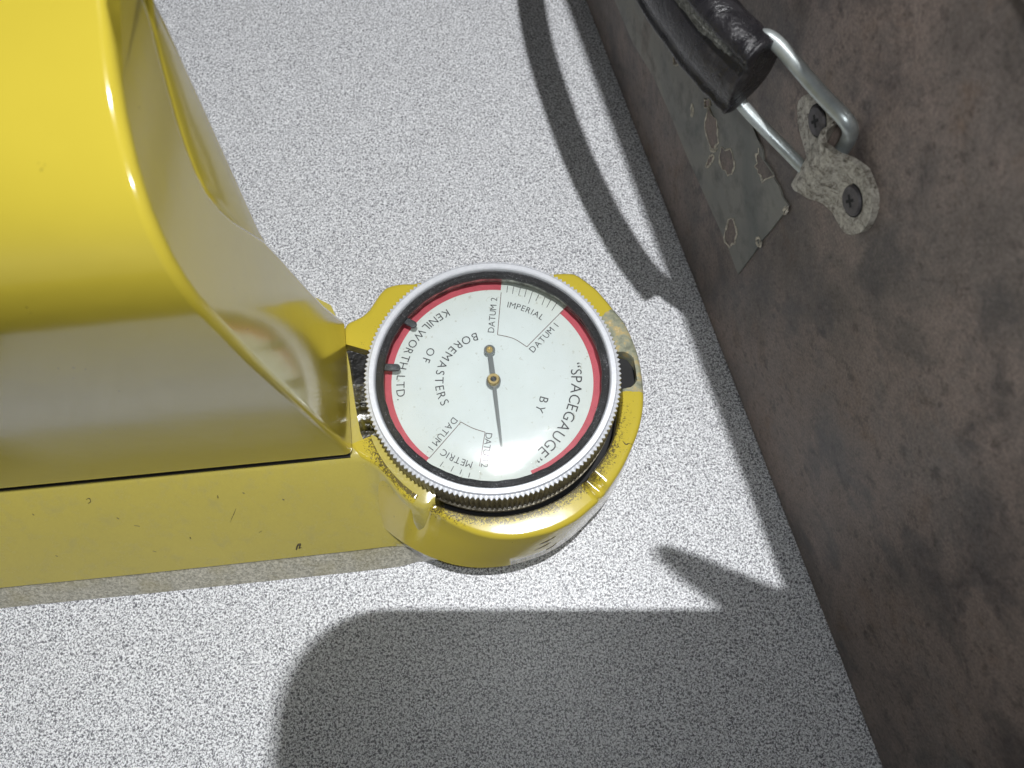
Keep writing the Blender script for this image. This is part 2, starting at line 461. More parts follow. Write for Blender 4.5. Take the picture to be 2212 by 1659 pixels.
def bracket_mesh():
    # outline measured on the face, then filled with a grid so the saddle can be pressed out of it
    loop = [PC(*Z5(*p), .5) for p in bp]
    loc = [((q-B0).dot(ES), q.z) for q in loop]
    bm = bmesh.new()
    vs = [bm.verts.new((a, b, 0)) for a, b in loc]
    bm.faces.new(vs)
    bmesh.ops.triangulate(bm, faces=bm.faces)
    for k in range(-18, 56):
        s = 94+k*.6
        geo = bm.verts[:]+bm.edges[:]+bm.faces[:]
        bmesh.ops.bisect_plane(bm, geom=geo, plane_co=(s, 0, 0), plane_no=(1, 0, 0))
    r = bmesh.ops.extrude_face_region(bm, geom=bm.faces[:])
    for v in [g for g in r['geom'] if isinstance(g, bmesh.types.BMVert)]: v.co.z = 1.25
    bmesh.ops.recalc_face_normals(bm, faces=bm.faces)
    V = []
    for v in bm.verts:
        V.append(K(v.co.x, .05+v.co.z+hump(v.co.x), v.co.y))
    F = [tuple(x.index for x in f.verts) for f in bm.faces]
    bm.verts.index_update(); F = [tuple(x.index for x in f.verts) for f in bm.faces]
    bm.free(); return V, F
br = child('handle_bracket', *bracket_mesh(), ZINC, case); smooth_by_angle(br, 24); ORG[br.name] = ORG[case.name]
bv = bevel(br, .38, 3, 40)
def screw(px, py):
    c = PC(px, py, 1.35); q = K((c-B0).dot(ES), 0, c.z)
    def ring(r, o, n=28, ph=0): return [q+ES*r*cos(2*pi*i/n)+EZ*r*sin(2*pi*i/n)+EN*o for i in range(n)]
    V, F = loft([ring(2.75, 1.2), ring(2.75, 1.42), ring(2.45, 1.75), ring(1.25, 1.86)], True, True, True)
    s = child('screw', V, F, SCREW, br, smooth=False); ORG[s.name] = ORG[case.name]
    pts = []
    a, b = .28, 1.15
    for k in range(4):
        d = k*pi/2+.5
        for (u, v) in ((b, -a), (b, a), (a, a)):
            pts.append((u*cos(d)-v*sin(d), u*sin(d)+v*cos(d)))
    l0 = [q+ES*x+EZ*y+EN*1.80 for x, y in pts]; l1 = [v+EN*.11 for v in l0]
    child('screw_slot', *loft([l0, l1]), BLACK, s)
    # dark countersink around the head
    child('screw_recess', *loft([ring(3.05, 1.25), ring(3.05, 1.345)]), BLACK, s)
screw(1765.5, 261); screw(1841, 433)

# wire loop: out of the saddle, up to the grip end, and back underneath
def at(px, py, o): return PC(px, py, o)
G0 = K(131, 9.5, 85)      # centre of grip end
up = [K(110.2, 1.7, 88), at(1829, 308, 1.5), at(1837, 285, 2.6), at(1826, 258, 4.4), at(1768, 197, 6.4), at(1702, 120, 9.0), at(1672, 89, 10.4), at(1650, 79, 11.6), at(1628, 86, 12.6)]
lo = [K(110.2, 2.0, 88), K(110.3, 2.0, 82.5), at(1752, 377, 3.0), at(1686, 313, 6.4), at(1624, 250, 10.6), at(1600, 222, 12.2)]
child('wire_loop', *join([tube(catmull(up, 6), 1.3, 16), tube(catmull(lo, 6), 1.15, 16)]), WIRE, case, smooth=True)

# grip: a stitched leathercloth strap, bowed away from the case
gpath = [(126.8, 12.4), (128.0, 12.8), (132, 14.2), (140, 16.6), (156, 19.5), (180, 21.5), (212, 21.5), (236, 19), (252, 15.3), (262, 12.0)]
gz = 92.2
# section in (outward, height): rounded rear, flatter top with a fold, thin seam lip at the bottom
sec = [(-3.2, 7.0), (-1.6, 9.3), (.6, 9.6), (2.4, 8.6), (3.5, 6.4), (2.7, 4.8), (2.3, 3.0), (3.4, 1.2), (3.9, -2.5), (3.8, -6.6), (3.0, -8.4), (3.9, -9.8), (3.3, -11.2), (1.6, -11.4), (.4, -9.8), (-1.4, -8.0), (-3.2, -5), (-3.9, 0), (-3.9, 4)]
def grip():
    loops = []; gp = catmull([(s, o, 0) for s, o in gpath], 5)
    for i, p in enumerate(gp):
        t = (gp[min(i+1, len(gp)-1)]-gp[max(i-1, 0)]).normalized(); nrm = Vector((-t.y, t.x, 0))
        k = 1.0
        d = i/4
        if d < 1: k = .70+.30*sqrt(max(0, 1-(1-d)**2))
        d2 = (len(gp)-1-i)/4
        if d2 < 1: k = .70+.30*sqrt(max(0, 1-(1-d2)**2))
        lp = []
        for a, b in [(1.2*a_, .74*b_) for a_, b_ in sec]:
            q = p+nrm*a*k
            lp.append(K(q.x, q.y+.0, gz+b*k+.25*sin(i*1.7+a)))
        loops.append(lp)
    return loft(loops)
gr = child('handle_grip', *grip(), LEATHER, case, smooth=True); ORG[gr.name] = ORG[case.name]
sub = gr.modifiers.new('sub', 'SUBSURF'); sub.levels = 2; sub.render_levels = 2
def torn():
    gp = catmull([(s, o, 0) for s, o in gpath], 8); L0 = []; 
    loops = []
    for i in range(14, len(gp)-10):
        p = gp[i]; t = (gp[i+1]-gp[i-1]).normalized(); nrm = Vector((-t.y, t.x, 0))
        wd = 1.9*min(1, (i-13)/10)+random.uniform(-.22, .3); b = 3.2+random.uniform(-.15, .15)
        lp = []
        for a in range(8):
            an = 2*pi*a/8
            q = p+nrm*(3.1+.7*cos(an)); lp.append(K(q.x, q.y, gz+b+wd*sin(an)*1.2))
        loops.append(lp)
    return loft(loops)
child('torn_lining', *torn(), FUZZ, gr, smooth=False)
# far end of the handle, out of the picture: same bracket arrangement mirrored
lo2 = [K(280, 2, 88), K(276, 4, 96), K(262, 11, 98)]
lo3 = [K(280, 2, 88), K(276, 4, 80), K(262, 11, 82)]
child('wire_loop', *join([tube(catmull(lo2, 5), 1.3, 12), tube(catmull(lo3, 5), 1.15, 12)]), WIRE, case, smooth=True)

# ------------------------------------------------------------------ the gauge
gauge = thing('bore_gauge', 'yellow enamelled gauge with round red-ringed dial lying on the table', 'gauge', (CX, CY, 0))
GO = ORG[gauge.name]

# tray: sloping skirt along the front, from far left to the head
T_ = [(-560, 1115), (-250, 1082), (0, 1058), (250, 1035), (500, 1012), (700, 994), (765, 987), (790, 992), (812, 1006), (830, 1024), (850, 1050), (872, 1072), (898, 1088), (918, 1098), (938, 1108)]
M_ = [(-560, 1335), (-250, 1300), (0, 1270), (300, 1240), (560, 1212), (760, 1190), (835, 1181), (860, 1180), (878, 1181), (893, 1187), (907, 1194), (918, 1201), (930, 1206), (945, 1210), (962, 1212)]
B_ = [(-560, 1382), (-250, 1345), (0, 1314), (300, 1284), (560, 1257), (760, 1236), (830, 1228), (855, 1225), (872, 1222), (887, 1218), (900, 1214), (912, 1213), (924, 1213), (940, 1213), (955, 1213)]
loops = []; floops = []
N = len(T_)
for i in range(N):
    tp = P(*T_[i], ZT-.15); md = P(*M_[i], 7.5); bt = P(*B_[i], .3)
    back = Vector((tp.x-2, CY+22, 0)) if i < 6 else Vector((tp.x-1, max(tp.y+7, 52-0*i), 0))
    if i >= 6: back = Vector((tp.x+1.0, tp.y+6, 0))
    if i == N-1:
        for v in (tp, md, bt, back): v.y += 3.2
    if i == N-2:
        for v in (tp, md, bt, back): v.y += .5
    lp = []
    lp.append(Vector((back.x, back.y, .3))); lp.append(Vector((back.x, back.y, ZT-.15)))
    tin = tp+(Vector((back.x, back.y, ZT-.15))-tp).normalized()*.9
    lp.append(tin)
    k = (md-tp)
    lp.append(tp+k*.015+Vector((0, 0, .0)))
    lp.append(tp+k*.05+Vector((0, -.25, .15)))
    lp.append(tp+k*.35+Vector((0, -.5, .4)))
    lp.append(tp+k*.7+Vector((0, -.5, .4)))
    lp.append(md+k*-.05+Vector((0, -.1, .1)))
    lp.append(md)
    lp.append(Vector((md.x, md.y+.6, .3)))
    loops.append(lp)
    fl = [md+Vector((0, .9, 0)), md+Vector((0, .05, -.25)), md+Vector((0, .15, -.8)), md.lerp(bt, .35)+Vector((0, .2, 0)), md.lerp(bt, .9), bt, Vector((md.x, md.y+.9, .3))]
    floops.append(fl)
# resample along the length for smoothness
def resample(loops, k=5):
    n = len(loops[0]); cols = [catmull([l[j] for l in loops], k) for j in range(n)]
    return [[cols[j][i] for j in range(n)] for i in range(len(cols[0]))]
tray = loft(resample(loops, 4))
tray_ob = child('base_tray', *tray, DULL_SHADED, gauge); smooth_by_angle(tray_ob, 40); ORG[tray_ob.name] = GO
fl_ob = child('base_flange', *loft(resample(floops, 4)), FLANGE, gauge); smooth_by_angle(fl_ob, 40)

# head casting: ring sections round the dial
def polar_table(pts, z=ZT): return [(pang(x, y, z), prad(x, y, z)) for x, y in pts]
outer = [(912, 1097), (925, 1103), (945, 1114), (970, 1130), (1000, 1145), (1030, 1156), (1062, 1163), (1095, 1165), (1130, 1163), (1162, 1157), (1192, 1149), (1222, 1136), (1250, 1120), (1272, 1102), (1292, 1084),
         (1310, 1062), (1328, 1037), (1344, 1012), (1358, 984), (1370, 956), (1380, 930), (1387, 902), (1391, 872), (1391, 840), (1388, 810), (1384, 785), (1378, 760), (1368, 733), (1357, 708), (1345, 688), (1327, 668), (1306, 642), (1290, 624), (1270, 608), (1252, 595), (1240, 589), (1222, 588), (1190, 590), (1170, 592)]
low_arm = [(752, 962), (762, 976), (775, 988), (795, 998), (812, 1008), (828, 1024), (845, 1045), (862, 1066), (880, 1082), (896, 1092)]
ob_bot = [(940, 1207), (948, 1210), (962, 1215), (985, 1221), (1010, 1225), (1035, 1227), (1062, 1226), (1092, 1223), (1120, 1217), (1150, 1208), (1178, 1197), (1205, 1182), (1230, 1164), (1255, 1142), (1278, 1117)]
bott = sorted(polar_table(ob_bot, 12.0))
def interp(tab, a, key=1):
    if a <= tab[0][0]: return tab[0][1]
    for (x0, y0), (x1, y1) in zip(tab, tab[1:]):
        if x0 <= a <= x1: return y0+(y1-y0)*(a-x0)/(x1-x0+1e-9)
    return tab[-1][1]
def rin(a):
    r = 31.0+.75*max(0, cos(a+pi/2))**.7 if sin(a) < 0 else 31.0
    return r
hc = P(1349, 798, ZT); 
def ring_section(a, ro, rb, groove):
    ri = rin(a)
    # scallop (thumb notch) on the right
    d = Vector((cos(a), sin(a)))
    hx, hy = hc.x-CX, hc.y-CY; proj = hx*d.x+hy*d.y; perp2 = hx*hx+hy*hy-proj*proj
    if perp2 < 4.9**2: ri = max(ri, proj+sqrt(4.9**2-perp2)*.62)
    ri = min(ri, ro-.8)
    zt = ZT-groove
    def q(r, z): return (CX+r*cos(a), CY+r*sin(a), z)
    return [q(ri+.2, 11), q(ri, zt-.6), q(ri+.35, zt), q(ro-1.5, zt), q(ro-.7, zt-.12), q(ro-.2, zt-.45), q(ro, zt-1.1), q(ro+(rb-ro)*.3+.12, zt-(zt-12)*.33), q(ro+(rb-ro)*.7, zt-(zt-12)*.68), q(rb, 12.3), q(rb-.7, 11)]
def head_arc(table, a0, a1, n, botf, grooves=()):
    loops = []
    for i in range(n+1):
        a = a0+(a1-a0)*i/n
        ro = interp(table, a); rb = botf(a, ro); g = 0
        for ga, gw, gd in grooves: g = max(g, gd*max(0, 1-abs(a-ga)/gw)**.6)
        loops.append(ring_section(a, ro, rb, g))
    return loft(loops)
def unwrap(tab, start):      # angles increasing from start
    out = []
    for a, r in tab:
        while a < start-1e-6: a += 2*pi
        out.append((a, r))
    return sorted(out)
tb = unwrap(polar_table(low_arm)+polar_table(outer), -pi)
a_start = tb[0][0]; 
tb = unwrap([(a, r) for a, r in polar_table(low_arm+outer)], pang(752, 962)-0.001)
def botf(a, ro):
    aa = a
    while aa > pi: aa -= 2*pi
    lo, hi = bott[0][0], bott[-1][0]
    if lo <= aa <= hi: v = interp(bott, aa)
    elif aa > hi:
        f = min(1, (aa-hi)/.5); v = bott[-1][1]*(1-f)+(ro+.2)*f
        v = max(v, ro)
    else:
        v = bott[0][1]
    return v
ga1 = pang(915, 1090)+0; ga2 = pang(1288, 1050)
while ga1 < tb[0][0]: ga1 += 2*pi
while ga2 < tb[0][0]: ga2 += 2*pi
g1 = head_arc(tb, tb[0][0], tb[-1][0], 260, botf, ((ga1, .06, 2.6), (ga2, .055, 2.4), (ga1+.085, .05, .7)))
ear = [(1000, 600), (940, 604), (890, 611), (868, 611), (848, 614), (832, 620), (820, 632), (808, 650), (796, 668), (782, 681), (766, 689), (750, 696), (738, 715), (735, 740)]
te = unwrap(polar_table(ear), 0)
g2 = head_arc(te, te[0][0], te[-1][0], 60, lambda a, ro: ro+.3)
house = child('dial_housing', *join([g1, g2]), YELW, gauge); smooth_by_angle(house, 42); ORG[house.name] = GO
# chips and scratches in the enamel: found on the surface along a sight line
from mathutils.bvhtree import BVHTree
def surface(ob):
    off = ORG[ob.name]; me = ob.data
    bv_ = BVHTree.FromPolygons([tuple(v.co/S+off) for v in me.vertices], [tuple(p.vertices) for p in me.polygons])
    def hit(x, y):
        h = bv_.ray_cast(Vector((0, 0, HC)), Vector(ray(x, y)).normalized()); return h[0]
    return hit
def chips(ob, hit, lines):
    parts = []
    for ln, rr_ in lines:
        pts = [hit(*p) for p in ln]
        if any(p is None for p in pts): continue
        pts = catmull(pts, 4) if len(pts) > 2 else pts
        n_ = len(pts); rad = [rr_*(.25+.75*sin(pi*(i+.5)/n_))*random.uniform(.7, 1.3) for i in range(n_)]
        child('paint_chip', *tube(pts, rad, 6), CHIPM, ob)
ht = surface(tray_ob)
chips(tray_ob, ht, [([(640, 1188), (643, 1178), (650, 1174)], .28), ([(650, 1176), (646, 1184), (652, 1182)], .18), ([(186, 1080), (192, 1076), (196, 1083), (190, 1088)], .10), ([(290, 1135), (302, 1137)], .10), ([(252, 1118), (257, 1121)], .12),
   ([(497, 1128), (505, 1110), (510, 1098)], .07), ([(470, 1070), (471, 1076)], .14), ([(610, 1078), (614, 1080)], .18), ([(524, 1064), (528, 1066)], .14), ([(120, 1200), (125, 1202)], .14), ([(330, 1190), (337, 1192)], .10), ([(410, 1160), (412, 1163)], .14), ([(70, 1110), (74, 1113)], .12), ([(560, 1150), (566, 1147)], .08)])
hh = surface(house)
chips(house, hh, [([(1165, 1176), (1185, 1167), (1201, 1158)], .13), ([(1155, 1189), (1174, 1180), (1190, 1171)], .13), ([(1180, 1188), (1194, 1180), (1203, 1172)], .12), ([(1345, 952), (1352, 960), (1358, 958), (1366, 960)], .14), ([(1366, 960), (1376, 954)], .13), ([(1098, 1143), (1101, 1145)], .2),
   ([(770, 1030), (772, 1032)], .12), ([(1325, 668), (1338, 664)], .10)])

child('notch_shade_disc', *lathe([(0.01, 23.5), (4.6, 23.5), (4.6, 18), (.01, 20)], (hc.x-1.0, hc.y), 40), BLACK, gauge)  # black disc laid in the notch as its painted shade
# floor of the recess, clamping slot and spindle between head and cover
c0 = P(760, 745, 12); c1 = P(830, 945, 12)
child('recess_floor', *lathe([(0.01, 12.6), (31.6, 12.6), (31.6, 11.4), (0.01, 11.4)], (CX, CY), 72), BLACK, gauge)
ax0 = P(740, 895, 22); 
def xcyl(x0, x1, y, z, r, n=20):
    return loft([[(x, y+r*cos(2*pi*k/n), z+r*sin(2*pi*k/n)) for k in range(n)] for x in (x0, x0+.3, x1-.3, x1)])
Ym = P(780, 895, 20).y
child('spindle', *join([xcyl(-44, -31, Ym, 17.5, 3.4), xcyl(-35.2, -33.8, Ym, 17.5, 4.0)]), CHROME, gauge, smooth=True)
Yb = P(775, 845, 22).y
child('spindle_clamp', *box(-42.5, -32, Yb-2.4, Yb+2.3, 10, 22.5), CHROME, gauge)
Yt = P(775, 785, 23).y
child('slot_block', *box(-43, -31, Yt-5.6, Yt+5.4, 9, 23.2), OILY, gauge)
Yl = P(780, 940, 22).y
child('slot_strip', *box(-43, -33, Yl-1.6, Yl+1.2, 9, 21.5), CHROME, gauge)

# cover: tall housing rising beside the dial
W0 = P(765, 985, ZT); W1 = P(747, 700, ZT)
sl = (W1.x-W0.x)/(W1.y-W0.y); DR = .07
def wall(x, y, inset=0):      # sight line met with the (slightly drafted) end wall plane
    r = ray(x, y)
    # X = W0.x + sl*(Y-W0.y) - DR*(Z-ZT) - inset ; point = t*r + (0,0,HC)
    t = (W0.x-inset-sl*W0.y-DR*(HC-ZT))/(r[0]-sl*r[1]+DR*r[2])
    return Vector((r[0]*t, r[1]*t, HC+r[2]*t))
ridge = [(765, 985), (757, 978), (735, 955), (700, 923), (655, 880), (600, 830), (550, 782), (500, 730), (460, 688), (430, 655), (400, 615), (372, 570), (345, 515), (322, 462), (303, 405), (287, 350), (275, 300), (262, 240), (250, 170), (240, 90), (232, 0)]
rp = [wall(*p) for p in ridge]
def ext(a, b, k): return b+(b-a)*k
joint = [(318, -10), (335, 60), (352, 130), (372, 205), (386, 255), (404, 310), (424, 362), (448, 408), (474, 442), (505, 470)]
rear = [(570, 512), (600, 543), (650, 600), (700, 655), (730, 680)]
jp = [wall(*p) for p in joint]; rr = [wall(*p) for p in rear]
print('REAR', [tuple(round(c,1) for c in v) for v in jp+rr])
top_ext = [Vector((rp[-1].x-.6, rp[-1].y+8, rp[-1].z+3.4)), Vector((rp[-1].x-1, rp[-1].y+22, rp[-1].z+5.8)), Vector((rp[-1].x-1, rp[-1].y+22, rp[-1].z-6)), Vector((jp[0].x-.4, jp[0].y+10, jp[0].z+1.5))]
corner = [wall(742, 688), wall(749, 702)]
corner[-1].z = ZT+.05; cornerb = corner[-1]
poly = rp+top_ext+jp+rr+corner
poly = [Vector(p) for p in poly]
poly[0].z = ZT+.55
DL = Vector((-118+37, 38.8-47.06, 0)).normalized()
def prism(poly, length, steps=1, taper=0):
    loops = [[p+DL*(length*i/steps) for p in poly] for i in range(steps+1)]
    return loft(loops)
ob = child('cover', *prism(poly, 150), YEL, gauge, smooth=True); bevel(ob, 1.5, 5, 38)
wn = ob.modifiers.new('wn', 'WEIGHTED_NORMAL'); wn.keep_sharp = False
# rear shell behind the joint line, set slightly back
rj = [wall(*p, .35) for p in joint]; rs = [wall(*p, .35) for p in [(572, 512), (560, 495), (520, 405), (480, 315), (440, 226), (400, 138), (360, 50), (332, -10)]]
pr = [q+Vector((0, -.5, -.0)) for q in rj]+[rj[-1]+Vector((0, 1, -8)), rs[0]+Vector((0, -2, -9))]+rs+[rs[-1]+Vector((0, 9, 6)), rj[0]+Vector((0, 9, 8))]
ob = child('rear_shell', *prism(pr, 150), YEL, gauge, smooth=True); bevel(ob, .7, 3, 45)
# black strip standing in for the shaded gap between cover and tray
gp0 = P(768, 988, ZT); gp1 = P(0, 1062, ZT)
dirg = (gp1-gp0).normalized(); nn = Vector((dirg.y, -dirg.x, 0))
if nn.y < 0: nn = -nn
gl = [[gp0+dirg*l+nn*.1+Vector((0, 0, -.10)), gp0+dirg*l+nn*.1+Vector((0, 0, .5)), gp0+dirg*l+nn*1.15+Vector((0, 0, .5)), gp0+dirg*l+nn*1.15+Vector((0, 0, -.10))] for l in (1.2, 60, 150)]
child('seam_gap_shade', *loft(gl), BLACK, gauge)

# ---- dial indicator
back = child('dial_indicator', *lathe([(.01, 12.7), (26, 12.7), (28.2, 14.5), (28.4, 22.2), (29.75, 22.4), (29.8, 23.9), (29.3, 24.1), (27.0, 24.3), (.01, 24.4)], (CX, CY), 96), OILY, gauge, smooth=False)
smooth_by_angle(back, 35); ORG[back.name] = GO
cr = child('clamp_ring', *lathe([(29.0, 21.9), (29.95, 22.1), (30.0, 23.8), (29.5, 24.05), (29.0, 24.05)], (CX, CY), 120), KNURL, back, smooth=False); smooth_by_angle(cr, 30)
# bezel with knurled rim
def bezel_mesh():
    NTH = 160; n = NTH*4; loops = []; mats = []
    prof = [(27.0, 30.5, 0), (27.15, 35.0, 0), (27.35, 35.9, 0), (27.6, 36.15, 0), (28.65, 36.15, 0), (28.85, 35.95, 0), (28.95, 35.35, 0), (29.15, 35.25, .55), (29.45, 35.1, 1), (29.5, 34.6, 1), (29.5, 25.2, 1), (29.3, 24.7, .6), (28.9, 24.6, 0), (27.0, 25.2, 0)]
    for r, z, k in prof:
        lp = []
        for i in range(n):
            ph = (i % 4)/4; tooth = abs(ph*2-1)       # 1 at crest start, 0 mid
            rr_ = r+k*.62*tooth-k*.10
            a = 2*pi*i/n; lp.append((CX+rr_*cos(a), CY+rr_*sin(a), z))
        loops.append(lp)
    V, F = loft(loops, True, False, False)
    fm = []
    for i in range(len(prof)-1):
        fm += [1 if i >= 9 else 0]*n
    return V, F, fm
V, F, fm = bezel_mesh()
bz = child('bezel', V, F, [ALU, KNURL], back, fmats=fm); smooth_by_angle(bz, 32); ORG[bz.name] = GO
# black gasket ring inside the bezel
def gring(z=35.15):
    loops = []; n = 200
    for i in range(n):
        a = 2*pi*i/n
        w_ = .10*sin(a*23)+.08*sin(a*41+1)
        prof = [(27.2, z-.1), (26.8, z+.1+w_*.4), (26.2, z+.05), (25.55+w_*.5, z-.2), (25.45+w_*.5, z-1.0), (27.2, z-1.1)]
        loops.append([(CX+r*cos(a), CY+r*sin(a), q) for r, q in prof])
    loops.append(loops[0]); return loft(loops, True, False, False)
child('gasket_ring', *gring(), GASKET, bz, smooth=True)
child('inner_wall', *lathe([(26.1, 34.4), (26.25, 31.0)], (CX, CY), 120), WALLM, bz, smooth=True)
# crystal: flat in the middle, turning down towards the rim
def crystal():
    prof = []; n = 40; R = 27.15; z = 0; zs = []
    for i in range(n+1):
        r = R*i/n
        zs.append((r, z))
        rm = R*(i+.5)/n
        z -= (R/n)*(.003+.215*(min(rm, 25.5)/23.0)**4.8)
    zo = 35.55-zs[-1][1]
    prof = [(max(r, .01), q+zo) for r, q in zs]
    return lathe(prof, (CX, CY), 120)
child('crystal', *crystal(), CRYSTAL, bz, smooth=True)

# dial face: disc, red ring, ruled lines and lettering in one mesh
ZF = 31.0
fV = []; fF = []; fM = []
def add(V, F, m):
    b = len(fV); fV.extend(Vector(v) for v in V)
    for f in F: fF.append(tuple(i+b for i in f)); fM.append(m)
add(*lathe([(.01, ZF), (26.3, ZF)], (CX, CY), 128), 0)
FC = P(*Z1(929, 860), ZF); FCX, FCY = CX-.15, CY+.1
def fang(zx, zy): p = P(*Z1(zx, zy), ZF); return atan2(p.y-FCY, p.x-FCX)
def frad(zx, zy): p = P(*Z1(zx, zy), ZF); return hypot(p.y-FCY, p.x-FCX)
def arc_ring(r0, r1, a0, a1, z, m, n=90):
    V = []
    for i in range(n+1):
        a = a0+(a1-a0)*i/n
        V += [(FCX+r0*cos(a), FCY+r0*sin(a), z), (FCX+r1*cos(a), FCY+r1*sin(a), z)]
    add(V, [(2*i, 2*i+1, 2*i+3, 2*i+2) for i in range(n)], m)
aI2 = fang(983, 300); aI1 = fang(1345, 450); aM1 = fang(533, 1352); aM2 = fang(1180, 1455)
arc_ring(24.0, 26.25, aI2, aM1+2*pi, ZF+.03, 1)
arc_ring(24.0, 26.25, aM2, aI1, ZF+.03, 1)
def line(a, b, w, m=3, z=ZF+.05):
    p = P(*Z1(*a), ZF); q = P(*Z1(*b), ZF); d = (q-p).normalized(); n_ = Vector((-d.y, d.x, 0))*w/2
    V = [p+n_, q+n_, q-n_, p-n_]; add([(v.x, v.y, z) for v in V], [(0, 1, 2, 3)], m)
def pline(pts, w, m=3, z=ZF+.05):
    q = catmull([Vector((*p, 0)) for p in pts], 8)
    for a, b in zip(q, q[1:]): line((a.x, a.y), (b.x, b.y), w, m, z)
LW = .16
line((985, 318), (962, 582), LW); pline([(962, 582), (1060, 605), (1145, 657)], LW, 3, ZF+.07); line((1145, 657), (1372, 428), LW, 3, ZF+.06)
line((735, 1125), (536, 1352), LW); pline([(735, 1125), (808, 1163), (885, 1188)], LW, 3, ZF+.07); line((885, 1188), (850, 1400), LW, 3, ZF+.06)
for a, b in [((1025, 278), (1020, 320)), ((1063, 282), (1055, 328)), ((1105, 290), (1093, 337)), ((1142, 300), (1130, 347)), ((1180, 312), (1155, 388)), ((1220, 330), (1200, 372)), ((1258, 347), (1238, 397)), ((1294, 364), (1268, 412)), ((1332, 382), (1300, 432)),
             ((690, 1400), (672, 1432)), ((740, 1420), (728, 1450)), ((790, 1440), (782, 1470)), ((625, 1372), (604, 1402))]:
    line(a, b, .15, 2)
# glyphs
GL = {}
def glyph(ch):
    if ch in GL: return GL[ch]
    c = bpy.data.curves.new('g', 'FONT'); c.body = ch; c.size = 1.0; c.offset = -.005; c.resolution_u = 3
    o = bpy.data.objects.new('g', c); COL.objects.link(o)
    dg = bpy.context.evaluated_depsgraph_get(); dg.update(); me = o.evaluated_get(dg).to_mesh()
    vs = [(v.co.x, v.co.y) for v in me.vertices]; fs = [tuple(p.vertices) for p in me.polygons]
    xs = [v[0] for v in vs] or [0, .3]
    GL[ch] = ([(x-min(xs), y) for x, y in vs], fs, max(xs)-min(xs))
    o.evaluated_get(dg).to_mesh_clear(); bpy.data.objects.remove(o); bpy.data.curves.remove(c)
    return GL[ch]
def text(s, a, b, h, arc=True, mid=None, sy=None):
    """letters run from the centre of the first glyph (a) to the centre of the last (b); h = cap height in mm"""
    k = h/.70; sx = k*.97
    if arc:
        a0, a1 = fang(*a), fang(*b)
        if abs(a1-a0) > pi: a1 += 2*pi*(1 if a1 < a0 else -1)
        r0, r1 = frad(*a), frad(*b)
        if mid:
            rm = frad(*mid)
            rf = lambda t: r0*(1-t)*(1-2*t)+4*rm*t*(1-t)+r1*t*(2*t-1)
        else: rf = lambda t: r0+(r1-r0)*t
        def pos(t):
            an = a0+(a1-a0)*t; r = rf(t); return Vector((FCX+r*cos(an), FCY+r*sin(an), 0))
    else:
        p0 = P(*Z1(*a), ZF); p1 = P(*Z1(*b), ZF)
        def pos(t): q = p0.lerp(p1, t); return Vector((q.x, q.y, 0))
    ws = [glyph(c)[2]*sx if c != ' ' else .30*sx for c in s]
    L = sum((pos((i+1)/40)-pos(i/40)).length for i in range(40))
    tot = sum(ws)-ws[0]/2-ws[-1]/2; gap = (L-tot)/(len(s)-1)
    x = 0
    for i, c in enumerate(s):
        t = x/L if L else 0
        p = pos(t); d = (pos(t+.01)-pos(t-.01)).normalized(); n_ = Vector((-d.y, d.x, 0))
        if c != ' ':
            vs, fs, wd = glyph(c)
            V = []
            for gx, gy in vs:
                q = p+d*(gx-wd/2)*sx+n_*(gy-.35)*k; V.append((q.x, q.y, ZF+.09))
            add(V, fs, 2)
        if i < len(s)-1: x += ws[i]/2+gap+ws[i+1]/2
text('KENILWORTH LTD.', (640, 452), (366, 982), 2.05, mid=(418, 668))
text('BOREMASTERS', (820, 597), (633, 1003), 2.1, mid=(622, 770))
text('OF', (545, 690), (519, 742), 2.0)
text('\u201cSPACEGAUGE\u201d', (1448, 772), (1210, 1345), 2.65, mid=(1415, 1075))
text('BY', (1250, 988), (1228, 1043), 2.15)
text('IMPERIAL', (1028, 394), (1237, 472), 1.6)
text('METRIC', (785, 1388), (628, 1318), 1.6)
text('DATUM 2', (922, 552), (940, 362), 1.6, False)
text('DATUM 1', (1182, 670), (1326, 520), 1.6, False)
text('DATUM 1', (690, 1120), (548, 1290), 1.6, False)
text('DATUM 2', (908, 1212), (882, 1395), 1.6, False)
face = child('dial_face', fV, fF, [DIAL, RED, INK, LINEINK], back, fmats=fM); ORG[face.name] = GO
for f in face.data.polygons:
    if f.normal.z < 0: f.flip()

